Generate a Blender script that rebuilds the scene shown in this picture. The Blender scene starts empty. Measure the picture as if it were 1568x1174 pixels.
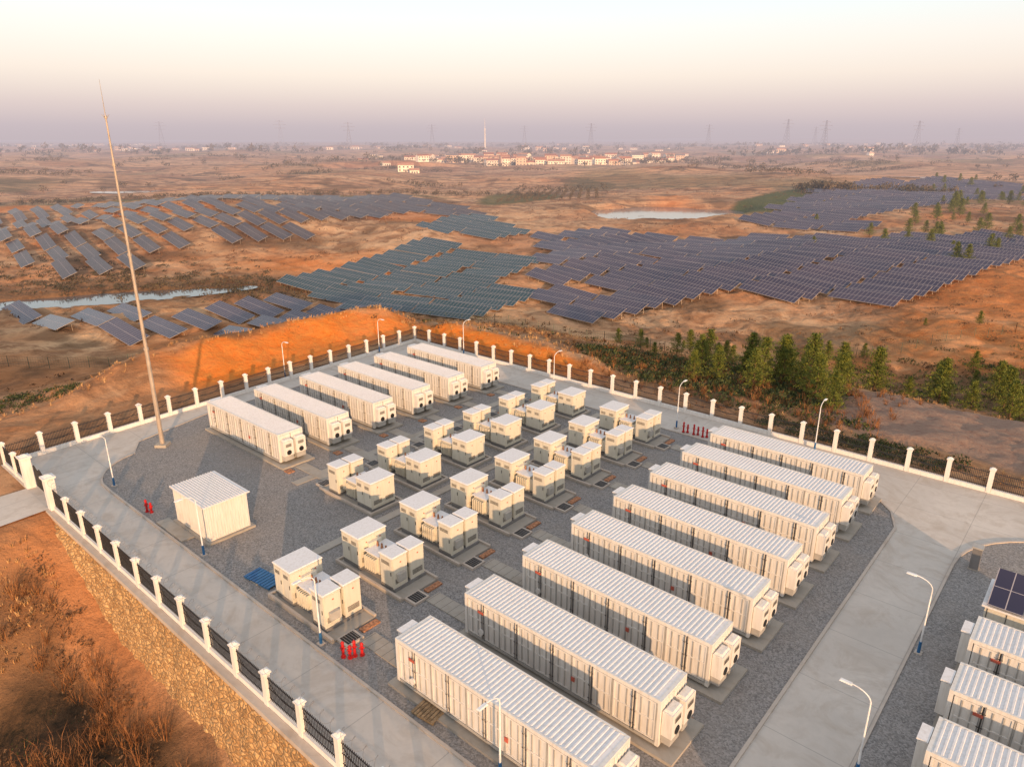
import bpy, math, random
import numpy as np
from mathutils import Vector, Matrix
random.seed(7)
R=random.Random(11)
CA,SA=math.cos(math.radians(41)),math.sin(math.radians(41))
ROT=-math.radians(41)
def W(a,b): return (a*CA+b*SA, -a*SA+b*CA)      # site axes -> world
S=bpy.context.scene
# ---------------------------------------------------------------- helpers
def ss(e0,e1,x):
    t=np.clip((x-e0)/(e1-e0),0,1); return t*t*(3-2*t)
def vn(x,y,sc,seed):
    x=np.asarray(x,float)/sc+seed*17.31; y=np.asarray(y,float)/sc-seed*9.77
    xi=np.floor(x); yi=np.floor(y); fx=x-xi; fy=y-yi
    def hs(i,j):
        v=np.sin(i*127.1+j*311.7+seed*74.7)*43758.5453
        return v-np.floor(v)
    fx=fx*fx*(3-2*fx); fy=fy*fy*(3-2*fy)
    return ((hs(xi,yi)*(1-fx)+hs(xi+1,yi)*fx)*(1-fy)+(hs(xi,yi+1)*(1-fx)+hs(xi+1,yi+1)*fx)*fy)*2-1
def gauss(x,y,cx,cy,rx,ry,ang=0):
    c,s=math.cos(ang),math.sin(ang); dx=x-cx; dy=y-cy
    u=(dx*c+dy*s)/rx; v=(-dx*s+dy*c)/ry
    return np.exp(-(u*u+v*v))
PONDS=[(78,362,36,32,0.3,-9.2),(-215,505,50,17,0.15,-8.0),(-104,165,30,5.5,0.42,-10.2),(-150,900,90,20,0.1,-9),(330,700,60,18,.2,-9)]
def height(x,y):
    x=np.asarray(x,float); y=np.asarray(y,float)
    a=x*CA-y*SA; b=x*SA+y*CA
    dl=np.maximum(-71-a,0); dr=np.maximum(b-61.6,0); df=np.maximum(13-b,0); dd=np.maximum(a-60,0)
    d=np.sqrt(dl**2+dr**2+df**2+dd**2)
    far=-8.5+2.4*vn(x,y,95,1)+1.3*vn(x,y,38,2)+ (6.5*vn(x,y,150,3)+3.0*vn(x,y,65,13)+6*vn(x,y,700,9))*ss(340,600,y)
    far=far+6.0*gauss(x,y,-135,310,95,75)+3.4*gauss(x,y,95,195,75,45)-2.4*gauss(x,y,-25,200,50,60)+5*gauss(x,y,230,340,90,90)
    far=far-1.6*gauss(x,y,-90,170,75,22,.35)+2.8*gauss(x,y,-35,262,22,30)
    far=far+0.5*vn(x,y,9,4)
    far=far+ss(5000,9000,y)*(30+50*vn(x,y,2600,15))*ss(-.1,.6,x/np.maximum(y,1))
    w=ss(4,60,d)
    h=-0.12*(1-w)+far*w
    h=h+3.6*np.exp(-((dl-12+1.5*vn(x,y,14,51))/6.0)**2)*ss(18,34,b)*(1-ss(62,74,b))*(dl>0)
    h=h+1.3*np.exp(-((dr-7)/3.5)**2)*ss(-76,-70,a)*(1-ss(-56,-40,a))*(dr>0)
    h=h+ (1.0*gauss(a,b,-20,90,30,12))
    h=h-.45*np.maximum(vn(b,dl*.25,2.2,52),0)*ss(2,4,dl)*(1-ss(9,12,dl))*ss(20,30,b)*(1-ss(62,70,b))
    s=ss(-57.5,-43,a)
    front=-4.6*s-0.32*df*(0.25+0.75*ss(-66,-50,a))-2.0*ss(6,25,df)
    front=np.maximum(front,-9.5)+(0.8*vn(x,y,6,5)+.45*vn(x,y,2.5,53))*ss(.5,5,df)
    fm=ss(0,1.0,13.6-b)
    h=h*(1-fm)+front*fm
    em=np.clip(1-np.maximum(np.abs(a+59.2)-2.9,0)/2.2,0,1)
    h=np.where(b<13.6, h*(1-em)+(-0.1-0.03*df)*em, h)
    nz=0.28*vn(x,y,3.1,6)+0.20*vn(x,y,1.3,7)+.12*vn(x,y,.6,8)
    h=h+nz*ss(1.5,6,d)*(1-0.9*em*(b<13.6))*(1-ss(250,600,y)*0.3)
    ins=(a>-70.6)&(a<61)&(b>13.4)&(b<61.6)
    h=np.where(ins,-0.6,h)
    for (cx,cy,rx,ry,an,zw) in PONDS:
        wob=1+.25*vn(x,y,rx*.45,61)
        g=gauss(x,y,cx,cy,rx*1.15,ry*1.15,an)*wob
        m=ss(0.25,0.5,g)
        h=h*(1-m)+(zw-0.6)*m
    return h
def hz(x,y): return float(height(np.array([x]),np.array([y]))[0])

def newmat(name):
    m=bpy.data.materials.new(name); m.use_nodes=True
    m.node_tree.nodes.clear()
    return m,m.node_tree.nodes,m.node_tree.links
def mathn(N,L,op,a,b=None,clamp=False):
    n=N.new('ShaderNodeMath'); n.operation=op; n.use_clamp=clamp
    for i,v in enumerate((a,b)):
        if v is None: continue
        if isinstance(v,(int,float)): n.inputs[i].default_value=v
        else: L.new(v,n.inputs[i])
    return n.outputs[0]
def mixc(N,L,f,c1,c2,mode='MIX'):
    n=N.new('ShaderNodeMix'); n.data_type='RGBA'; n.blend_type=mode
    if isinstance(f,(int,float)): n.inputs[0].default_value=f
    else: L.new(f,n.inputs[0])
    for i,c in ((6,c1),(7,c2)):
        if isinstance(c,tuple): n.inputs[i].default_value=(c[0],c[1],c[2],1)
        else: L.new(c,n.inputs[i])
    return n.outputs[2]
def noise(N,L,scale,detail=4,rough=.55,vec=None,dist=0):
    n=N.new('ShaderNodeTexNoise'); n.inputs['Scale'].default_value=scale
    n.inputs['Detail'].default_value=detail; n.inputs['Roughness'].default_value=rough
    n.inputs['Distortion'].default_value=dist
    if vec is None:
        g=N.new('ShaderNodeNewGeometry'); vec=g.outputs['Position']
    L.new(vec,n.inputs['Vector'])
    return n.outputs['Fac']
def mr(N,L,v,a,b,c=0,d=1):
    n=N.new('ShaderNodeMapRange'); L.new(v,n.inputs[0])
    for i,k in zip((1,2,3,4),(a,b,c,d)): n.inputs[i].default_value=k
    return n.outputs[0]
HAZE=(0.57,0.49,0.53)  # aerial haze painted as emission into materials, growing with distance from the site
def finish(m,N,L,col,rough=.8,metal=0,bump=None,bstr=.3,bdist=.1,haze=False,spec=.3,D=2700.):
    p=N.new('ShaderNodeBsdfPrincipled')
    if isinstance(col,tuple): p.inputs['Base Color'].default_value=(*col,1)
    else: L.new(col,p.inputs['Base Color'])
    if isinstance(rough,(int,float)): p.inputs['Roughness'].default_value=rough
    else: L.new(rough,p.inputs['Roughness'])
    p.inputs['Metallic'].default_value=metal
    p.inputs['Specular IOR Level'].default_value=spec
    if bump is not None:
        bn=N.new('ShaderNodeBump'); bn.inputs['Strength'].default_value=bstr; bn.inputs['Distance'].default_value=bdist
        L.new(bump,bn.inputs['Height']); L.new(bn.outputs[0],p.inputs['Normal'])
    o=N.new('ShaderNodeOutputMaterial')
    if not haze:
        L.new(p.outputs[0],o.inputs[0]); return
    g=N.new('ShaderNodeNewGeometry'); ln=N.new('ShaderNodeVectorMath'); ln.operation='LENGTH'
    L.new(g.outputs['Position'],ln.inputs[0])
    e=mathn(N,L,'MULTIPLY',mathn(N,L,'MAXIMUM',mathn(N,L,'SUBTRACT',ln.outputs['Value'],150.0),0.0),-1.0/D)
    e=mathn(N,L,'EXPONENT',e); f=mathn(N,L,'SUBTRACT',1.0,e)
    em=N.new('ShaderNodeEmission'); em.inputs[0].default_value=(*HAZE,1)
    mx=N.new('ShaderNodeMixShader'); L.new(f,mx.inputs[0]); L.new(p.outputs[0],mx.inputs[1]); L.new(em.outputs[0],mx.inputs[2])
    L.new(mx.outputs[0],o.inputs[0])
def simple(name,c,rough=.7,metal=0,var=.12,sc=1.5,haze=False,spec=.3,bump=0):
    m,N,L=newmat(name)
    n=noise(N,L,sc,3)
    lo=tuple(x*(1-var*1.6) for x in c); hi=tuple(min(1,x*(1+var)) for x in c)
    col=mixc(N,L,mr(N,L,n,.3,.7),lo,hi)
    finish(m,N,L,col,rough,metal,haze=haze,spec=spec,bump=n if bump else None,bstr=bump)
    return m
class MB:
    def __init__(s): s.v=[];s.f=[];s.m=[];s.ms=[];s.uv={}
    def mi(s,m):
        if m not in s.ms: s.ms.append(m)
        return s.ms.index(m)
    def quad(s,p,m,uv=None):
        n=len(s.v); s.v+=[tuple(q) for q in p]; s.f.append(tuple(range(n,n+len(p)))); s.m.append(s.mi(m))
        if uv: s.uv[len(s.f)-1]=uv
    def box(s,x0,x1,y0,y1,z0,z1,m,tx=0,ty=0):
        n=len(s.v)
        s.v+=[(x0,y0,z0),(x1,y0,z0),(x1,y1,z0),(x0,y1,z0),(x0+tx,y0+ty,z1),(x1-tx,y0+ty,z1),(x1-tx,y1-ty,z1),(x0+tx,y1-ty,z1)]
        for q in ((0,3,2,1),(4,5,6,7),(0,1,5,4),(1,2,6,5),(2,3,7,6),(3,0,4,7)):
            s.f.append(tuple(n+i for i in q)); s.m.append(s.mi(m))
    def tube(s,p0,p1,r0,r1,m,seg=8,caps=True):
        p0=Vector(p0);p1=Vector(p1); d=(p1-p0).normalized()
        u=d.orthogonal().normalized(); w=d.cross(u); n=len(s.v)
        for p,r in ((p0,r0),(p1,r1)):
            for i in range(seg):
                t=2*math.pi*i/seg; s.v.append(tuple(p+u*(r*math.cos(t))+w*(r*math.sin(t))))
        k=s.mi(m)
        for i in range(seg):
            j=(i+1)%seg; s.f.append((n+i,n+j,n+seg+j,n+seg+i)); s.m.append(k)
        if caps:
            s.f.append(tuple(n+i for i in range(seg))[::-1]); s.m.append(k)
            s.f.append(tuple(n+seg+i for i in range(seg))); s.m.append(k)
    def beam(s,p0,p1,t,m):
        s.tube(p0,p1,t,t,m,4,False)
    def mesh(s,name):
        me=bpy.data.meshes.new(name); me.from_pydata(s.v,[],s.f)
        for m in s.ms: me.materials.append(m)
        me.polygons.foreach_set('material_index',s.m)
        if s.uv:
            ul=me.uv_layers.new(name='UVMap')
            for fi,uv in s.uv.items():
                for li,c in zip(me.polygons[fi].loop_indices,uv): ul.data[li].uv=c
        me.update(); return me
    def obj(s,name,loc=(0,0,0),rot=0):
        return place(s.mesh(name),name,loc,rot)
def place(me,name,loc=(0,0,0),rot=0,scale=1):
    o=bpy.data.objects.new(name,me); S.collection.objects.link(o)
    o.location=loc; o.rotation_euler=(0,0,rot); o.scale=(scale,)*3
    return o
# ---------------------------------------------------------------- materials
def paint(name,c,dirt=.18,rough=.45):
    m,N,L=newmat(name)
    tc=N.new('ShaderNodeNewGeometry')
    mp=N.new('ShaderNodeMapping'); mp.inputs['Scale'].default_value=(3,3,.35); L.new(tc.outputs['Position'],mp.inputs[0])
    st=noise(N,L,2.2,4,.6,mp.outputs[0]); bl=noise(N,L,.6,2)
    f=mathn(N,L,'MULTIPLY',mr(N,L,st,.45,.75),dirt*2)
    col=mixc(N,L,f,c,tuple(x*y for x,y in zip(c,(.62,.55,.47))))
    col=mixc(N,L,mathn(N,L,'MULTIPLY',mr(N,L,bl,.35,.7),.12),col,(.55,.5,.45))
    finish(m,N,L,col,rough,spec=.4)
    return m
M_white=paint('white_paint',(.73,.70,.66),.22)
M_roof=paint('container_roof_paint',(.76,.74,.74),.2,.5)
M_cab=paint('cabinet_paint',(.67,.63,.53),.16)
M_post=paint('white_render',(.80,.765,.73),.15,.7)
M_groove=simple('panel_gap_gasket',(.10,.09,.085))
M_gray=simple('grey_metal',(.25,.24,.24),.5,.3)
M_frame=simple('container_frame_paint',(.42,.40,.37),.5)
M_fan=simple('fan_black',(.02,.02,.022),.5)
M_iron=simple('iron_railing',(.04,.04,.045),.5,.4)
M_blue=simple('blue_paint',(.03,.13,.30),.5)
M_red=simple('red_paint',(.50,.02,.02),.35)
M_brick=simple('red_brick_cover',(.42,.20,.11),.9,var=.35,sc=6)
M_lampw=simple('lamp_white',(.75,.75,.75),.4)
M_wood=simple('weathered_wood',(.28,.2,.12),.9,var=.3,sc=6)
M_glass=simple('dark_glass',(.03,.04,.05),.15,spec=.6)
M_galv=simple('galvanised_steel',(.46,.38,.31),.5,.3,haze=True)
M_bark=simple('bark',(.13,.08,.05),.9,haze=True)
M_vdist=simple('distant_steel',(.20,.19,.22),.7,haze=True)
M_label=simple('red_label',(.5,.12,.08),.6)

def concrete(name,c,joint=True):
    m,N,L=newmat(name)
    tc=N.new('ShaderNodeTexCoord'); O=tc.outputs['Object']
    n1=noise(N,L,.12,4,.6,O); n2=noise(N,L,2.5,5,.6,O); n3=noise(N,L,.35,5,.7,O,1.8)
    col=mixc(N,L,mr(N,L,n1,.3,.7),tuple(x*.78 for x in c),c)
    col=mixc(N,L,mathn(N,L,'MULTIPLY',mr(N,L,n3,.48,.68),.6),col,tuple(x*y for x,y in zip(c,(.66,.60,.54))))
    col=mixc(N,L,mathn(N,L,'MULTIPLY',mr(N,L,n2,.4,.8),.3),col,tuple(x*.65 for x in c))
    if joint:
        sp=N.new('ShaderNodeSeparateXYZ'); L.new(O,sp.inputs[0])
        ls=None
        for ax in ('X','Y'):
            q=mathn(N,L,'MULTIPLY',sp.outputs[ax],1/4.6); q=mathn(N,L,'FRACT',q)
            q=mathn(N,L,'LESS_THAN',q,.010)
            ls=q if ls is None else mathn(N,L,'MAXIMUM',ls,q)
        col=mixc(N,L,mathn(N,L,'MULTIPLY',ls,.35),col,(.12,.11,.10))
    finish(m,N,L,col,.85,bump=n2,bstr=.15,bdist=.02)
    return m
M_conc=concrete('concrete_road',(.64,.575,.51))
M_pad=concrete('concrete_pad',(.44,.395,.34),False)
M_kerb=concrete('kerb_concrete',(.58,.50,.43),False)
m,N,L=newmat('grey_gravel'); M_gravel=m
tc=N.new('ShaderNodeTexCoord'); O=tc.outputs['Object']
vo=N.new('ShaderNodeTexVoronoi'); vo.inputs['Scale'].default_value=14; L.new(O,vo.inputs[0])
sv=N.new('ShaderNodeSeparateColor'); L.new(vo.outputs['Color'],sv.inputs[0])
fine=noise(N,L,5,4,.8,O)
big=noise(N,L,.25,4,.65,O)
v=mathn(N,L,'ADD',mathn(N,L,'MULTIPLY',sv.outputs[0],.6),mathn(N,L,'MULTIPLY',fine,.4))
col=mixc(N,L,v,(.09,.085,.082),(.40,.375,.36))
col=mixc(N,L,mathn(N,L,'MULTIPLY',mr(N,L,big,.42,.72),.4),col,(.33,.285,.245))
finish(m,N,L,col,.9,bump=v,bstr=.5,bdist=.04)
m,N,L=newmat('rubble_stone'); M_stone=m
tc=N.new('ShaderNodeTexCoord'); mp=N.new('ShaderNodeMapping'); mp.inputs['Scale'].default_value=(2.4,2.4,4.2); L.new(tc.outputs['Object'],mp.inputs[0])
vo=N.new('ShaderNodeTexVoronoi'); vo.inputs['Scale'].default_value=1.1; L.new(mp.outputs[0],vo.inputs[0])
ve=N.new('ShaderNodeTexVoronoi'); ve.feature='DISTANCE_TO_EDGE'; ve.inputs['Scale'].default_value=1.1; L.new(mp.outputs[0],ve.inputs[0])
sv=N.new('ShaderNodeSeparateColor'); L.new(vo.outputs['Color'],sv.inputs[0])
col=mixc(N,L,sv.outputs[0],(.40,.23,.10),(.72,.46,.22))
col=mixc(N,L,mathn(N,L,'LESS_THAN',ve.outputs[0],.05),col,(.24,.15,.08))
n=noise(N,L,1.6,5,.7)
col=mixc(N,L,mr(N,L,n,.4,.7,0,.5),col,(.36,.20,.09))
hh=mathn(N,L,'ADD',ve.outputs[0],mathn(N,L,'MULTIPLY',n,.6))
finish(m,N,L,col,.95,bump=hh,bstr=.9,bdist=.25)
def solarmat(name,c1,c2,spec=.3,ro0=.22):
    m,N,L=newmat(name)
    uv=N.new('ShaderNodeUVMap'); sp=N.new('ShaderNodeSeparateXYZ'); L.new(uv.outputs[0],sp.inputs[0])
    a=mathn(N,L,'LESS_THAN',mathn(N,L,'FRACT',sp.outputs[0]),.06)
    b=mathn(N,L,'LESS_THAN',mathn(N,L,'FRACT',mathn(N,L,'MULTIPLY',sp.outputs[1],1/2.1)),.03)
    ln=mathn(N,L,'MAXIMUM',a,b)
    n=noise(N,L,.05,2)
    col=mixc(N,L,mr(N,L,n,.35,.65),c1,c2)
    col=mixc(N,L,ln,col,(.40,.35,.35))
    ro=mathn(N,L,'ADD',mathn(N,L,'MULTIPLY',ln,.35),ro0)
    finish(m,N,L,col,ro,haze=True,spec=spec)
    return m
M_sol=solarmat('solar_glass',(.026,.025,.056),(.062,.048,.078),.34)
M_solA=solarmat('solar_glass_reflection_tint',(.045,.038,.05),(.07,.055,.06),.14,.38)  # grey-brown reflection on the left field put into the glass colour
M_solt=solarmat('solar_glass_shade_teal',(.014,.045,.056),(.026,.055,.072),.32)  # shade and viewing angle of the valley field painted in as teal glass
# terrain
m,N,L=newmat('dry_grass_ground'); M_ter=m
g=N.new('ShaderNodeNewGeometry'); P=g.outputs['Position']
at=N.new('ShaderNodeVertexColor'); at.layer_name='cover'
sc=N.new('ShaderNodeSeparateColor'); L.new(at.outputs[0],sc.inputs[0])
at2=N.new('ShaderNodeVertexColor'); at2.layer_name='cover2'
sc2=N.new('ShaderNodeSeparateColor'); L.new(at2.outputs[0],sc2.inputs[0])
n1=noise(N,L,.022,5,.65,P,1.0); n2=noise(N,L,.11,6,.7,P,.8); n3=noise(N,L,1.1,6,.75,P); n4=noise(N,L,.006,3,.6,P,.5)
sp=N.new('ShaderNodeSeparateXYZ'); L.new(P,sp.inputs[0])
col=mixc(N,L,mr(N,L,n1,.38,.62),(.50,.215,.09),(.68,.43,.245))
col=mixc(N,L,mr(N,L,n4,.45,.62,0,.5),col,(.60,.37,.24))
col=mixc(N,L,mr(N,L,n2,.46,.60,0,.8),col,(.25,.125,.065))
mp=N.new('ShaderNodeMapping'); mp.inputs['Scale'].default_value=(.007,.018,.0); mp.inputs['Rotation'].default_value=(0,0,.25)
wn=N.new('ShaderNodeTexNoise'); wn.inputs['Scale'].default_value=.01; wn.inputs['Detail'].default_value=2; L.new(P,wn.inputs['Vector'])
va=N.new('ShaderNodeVectorMath'); va.operation='MULTIPLY_ADD'; L.new(wn.outputs['Color'],va.inputs[0]); va.inputs[1].default_value=(90,90,0); L.new(P,va.inputs[2])
L.new(va.outputs[0],mp.inputs[0])
vo=N.new('ShaderNodeTexVoronoi'); vo.inputs['Scale'].default_value=1.0; L.new(mp.outputs[0],vo.inputs[0])
s3=N.new('ShaderNodeSeparateColor'); L.new(vo.outputs['Color'],s3.inputs[0])
plot=mixc(N,L,s3.outputs[0],(.30,.14,.085),(.76,.45,.27))
ff=mr(N,L,sp.outputs[1],300,600,0,.65)
col=mixc(N,L,ff,col,plot)
tz=mathn(N,L,'FRACT',mathn(N,L,'ADD',mathn(N,L,'MULTIPLY',sp.outputs[2],.5),mathn(N,L,'MULTIPLY',n1,2.2)))
tl=mathn(N,L,'MULTIPLY',mr(N,L,tz,0,.22,1,0),mr(N,L,sp.outputs[1],230,380,0,.65))
col=mixc(N,L,tl,col,(.15,.09,.055))
wv=N.new('ShaderNodeTexWave'); wv.bands_direction='Y'; wv.inputs['Scale'].default_value=.024; wv.inputs['Distortion'].default_value=11; wv.inputs['Detail'].default_value=2; wv.inputs['Detail Scale'].default_value=.5; L.new(P,wv.inputs[0])
col=mixc(N,L,mathn(N,L,'MULTIPLY',mr(N,L,wv.outputs['Fac'],.0,.22,1,0),mr(N,L,sp.outputs[1],300,420,0,.55)),col,(.12,.095,.07))
n5=noise(N,L,.02,6,.7,P,.3)
col=mixc(N,L,mathn(N,L,'MULTIPLY',mr(N,L,n5,.56,.62),mr(N,L,sp.outputs[1],300,600,0,.7)),col,(.08,.065,.045))
clay=mixc(N,L,mr(N,L,n3,.35,.7),(.72,.18,.025),(.70,.27,.06))
scrub=mixc(N,L,mr(N,L,n3,.38,.64),(.035,.026,.016),(.21,.115,.06))
col=mixc(N,L,sc.outputs[1],col,scrub)
green=mixc(N,L,mr(N,L,n3,.35,.65),(.05,.07,.025),(.15,.145,.055))
col=mixc(N,L,sc.outputs[2],col,green)
plow=mixc(N,L,mr(N,L,n3,.35,.65),(.26,.155,.115),(.42,.29,.22))
col=mixc(N,L,sc2.outputs[0],col,plow)
dark=mixc(N,L,mr(N,L,n3,.35,.65),(.03,.024,.016),(.14,.078,.042))
col=mixc(N,L,sc2.outputs[1],col,dark)
col=mixc(N,L,mr(N,L,n3,.45,.75,.0,.5),col,mixc(N,L,.6,col,(.05,.03,.015)))
col=mixc(N,L,sc.outputs[0],col,clay)
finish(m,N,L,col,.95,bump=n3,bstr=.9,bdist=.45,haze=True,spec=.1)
m,N,L=newmat('pond_water'); M_water=m
finish(m,N,L,(.10,.10,.10),.08,bump=noise(N,L,1.5,2),bstr=.05,haze=True,spec=.8)
def foliage(name,c1,c2,sc=1.6):
    m,N,L=newmat(name); n=noise(N,L,sc,2)
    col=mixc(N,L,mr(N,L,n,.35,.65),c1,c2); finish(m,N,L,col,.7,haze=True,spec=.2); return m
M_pine=foliage('pine_needles',(.045,.075,.018),(.20,.21,.035),2.2)
M_shrubg=foliage('dark_shrub_leaves',(.03,.045,.02),(.09,.105,.035))
M_shrubb=foliage('dry_shrub_twigs',(.14,.06,.028),(.38,.17,.065))
M_dtree=foliage('distant_tree_foliage',(.055,.05,.03),(.14,.10,.06),.05)
M_brn=foliage('dry_scrub_leaves',(.07,.042,.025),(.22,.115,.055),.5)
M_tuft=foliage('dry_grass_blades',(.40,.19,.075),(.64,.40,.19),.5)
# ---------------------------------------------------------------- ground sheet
def axis(lo,hi,c,base,grow):
    r=[c]; st=base
    while r[-1]<hi: r.append(r[-1]+st); st=base*(1+max(0,(abs(r[-1]-c)-110))*grow)
    l=[c]; st=base
    while l[-1]>lo: l.append(l[-1]-st); st=base*(1+max(0,(abs(l[-1]-c)-110))*grow)
    return np.array(l[::-1]+r[1:])
xs=axis(-14000,14000,-5,.62,.028); ys=axis(-400,16000,70,.62,.018)
X,Y=np.meshgrid(xs,ys); X=X.ravel();Y=Y.ravel()
Z=height(X,Y)
nx,ny=len(xs),len(ys)
me=bpy.data.meshes.new('ground')
idx=np.arange(nx*ny).reshape(ny,nx)
q=np.stack([idx[:-1,:-1],idx[:-1,1:],idx[1:,1:],idx[1:,:-1]],-1).reshape(-1,4)
me.vertices.add(nx*ny); me.vertices.foreach_set('co',np.stack([X,Y,Z],1).ravel())
me.loops.add(q.size); me.loops.foreach_set('vertex_index',q.ravel())
me.polygons.add(len(q)); me.polygons.foreach_set('loop_start',np.arange(0,q.size,4)); me.polygons.foreach_set('loop_total',np.full(len(q),4))
me.update(calc_edges=True); me.polygons.foreach_set('use_smooth',np.ones(len(q),bool))
a_=X*CA-Y*SA; b_=X*SA+Y*CA
dl=-71-a_; dr=b_-61.6; df=13-b_
jit=vn(X,Y,7,21)*1.6+vn(X,Y,2.2,22)*.8
clay=ss(1.5,3.5,dl+jit*.4)*(1-ss(9,12,dl+jit*1.6))*ss(27,36,b_+jit*3)*(1-ss(64,70,b_))*(.92+.08*vn(X,Y,4,75))
clay=np.maximum(clay,ss(.8,2.5,dr)*(1-ss(5.5,8.5,dr+jit))*ss(-80,-72,a_)*(1-ss(-50,-38,a_+jit)))
clay=np.maximum(clay,.4*ss(.4,.75,vn(X,Y,45,71))*(Y>95)*(Y<420))
scrub=ss(-57,-53,a_+jit*2)*ss(1.5,3,df+jit)*.6
scrub=np.maximum(scrub,gauss(X,Y,-85,176,60,15,.35)*.95)
scrub=np.maximum(scrub,ss(.2,.55,gauss(a_,b_,-32,78,21,10)+vn(X,Y,6,31)*.25)*.9)
scrub=np.maximum(scrub,ss(.3,.6,gauss(X,Y,75,100,40,14,.1)+vn(X,Y,7,33)*.35)*.8)
scrub=np.maximum(scrub,ss(.12,.5,vn(X,Y,26,34)*.6+vn(X,Y,9,35)*.4)*.65*(Y>85)*(Y<600))
scrub=np.maximum(scrub,ss(.1,.4,vn(X,Y,8,36)*.6+vn(X,Y,3,37)*.4)*.55*((dl>10)|(dr>3))*(Y<140))
darkm=ss(-51,-46,a_+jit*1.5)*ss(2,4,df+jit*.7)
green=ss(.4,.6,gauss(X,Y,145,390,24,85,-.62))
green=np.maximum(green,ss(.4,.6,gauss(X,Y,5,440,28,60,-.2))*.8)
green=np.maximum(green,ss(.4,.6,gauss(X,Y,-180,410,170,16,.2))*.75)
green=np.maximum(green,ss(.35,.6,vn(X,Y,120,72))*.4*(Y>350)*(Y<2500))
plow=ss(5,8,dr+jit)*(1-ss(26,32,dr+jit))*ss(-24,-17,a_+jit)
for nm,arr in (('cover',(clay,scrub,green)),('cover2',(plow,darkm,plow*0))):
    ca=me.color_attributes.new(nm,'FLOAT_COLOR','POINT')
    cc=np.ones((nx*ny,4)); 
    for i,k in enumerate(arr): cc[:,i]=np.clip(k,0,1)
    ca.data.foreach_set('color',cc.ravel())
me.materials.append(M_ter)
place(me,'ground')
for (cx,cy,rx,ry,an,zw) in PONDS:
    mb=MB(); pts=[]
    for i in range(48):
        t=2*math.pi*i/48; u=rx*1.4*math.cos(t); v=ry*1.4*math.sin(t)
        pts.append((u*math.cos(an)-v*math.sin(an),u*math.sin(an)+v*math.cos(an),0))
    mb.quad(pts,M_water); mb.obj('pond',(cx,cy,zw-.05))
# ---------------------------------------------------------------- compound plate, gravel, kerbs (site coordinates)
mb=MB()
pl=[(-71.5,62.1),(-68.2,12.8),(62,12.8),(62,62.1)]
mb.quad([(x,y,0) for x,y in pl],M_conc)
for i in range(4):
    p,q2=pl[i],pl[(i+1)%4]; mb.quad([(p[0],p[1],0),(p[0],p[1],-1.6),(q2[0],q2[1],-1.6),(q2[0],q2[1],0)],M_conc)
mb.obj('concrete_road',rot=ROT)
mb=MB()
for i in range(20):
    b0=12.8-i*3; b1=b0-3
    z0=-.0-.03*max(0,13-b0); z1=-.03*(13-b1)
    mb.quad([(-61.7,b0,z0+.02),(-61.9,b1,z1+.02),(-56.7,b1,z1+.02),(-56.7,b0,z0+.02)],M_conc)
mb.obj('access_road',rot=ROT)
def arc(cx,cy,r,t0,t1,n=8): return [(cx+r*math.cos(math.radians(t0+(t1-t0)*i/n)),cy+r*math.sin(math.radians(t0+(t1-t0)*i/n))) for i in range(n+1)]
GL=[(-56,17.0)]+arc(-57,22.0,5.0,-100,-170,7)+[(-64.3,22.5),(-66.3,30),(-66.9,54.8)]+arc(-65.4,54.8,1.5,180,90,4)+[(-12,56.3),(-9.4,53.2),(-8.6,51)]+[(-8.5,18.5)]+arc(-10,18.5,1.5,0,-90,4)
GR=[(-4.4,17),(-4.4,48.5)]+arc(3.4,48.5,7.8,180,90,10)+[(60,56.3),(60,17)]
def island(poly,name):
    mb=MB(); n=len(poly)
    mb.quad([(x,y,.05) for x,y in poly],M_gravel); mb.obj(name,rot=ROT)
    mb=MB()
    ar=sum(poly[i][0]*poly[(i+1)%n][1]-poly[(i+1)%n][0]*poly[i][1] for i in range(n)); sg=1 if ar>0 else -1
    nor=[]
    for i in range(n):
        p0,p1,p2=poly[i-1],poly[i],poly[(i+1)%n]
        d=Vector((p2[0]-p0[0],p2[1]-p0[1])).normalized(); nor.append((d.y*sg,-d.x*sg))
    for i in range(n):
        j=(i+1)%n
        A0,A1=poly[i],poly[j]; w=.16
        B0=(A0[0]+nor[i][0]*w,A0[1]+nor[i][1]*w); B1=(A1[0]+nor[j][0]*w,A1[1]+nor[j][1]*w)
        mb.quad([(*A0,.11),(*A1,.11),(*B1,.11),(*B0,.11)],M_kerb)
        mb.quad([(*B0,.11),(*B1,.11),(*B1,0),(*B0,0)],M_kerb)
        mb.quad([(*A1,.11),(*A0,.11),(*A0,.0),(*A1,.0)],M_kerb)
    mb.obj(name.replace('gravel_bed','kerb'),rot=ROT)
island(GL,'gravel_bed'); island(GR,'gravel_bed')
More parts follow.
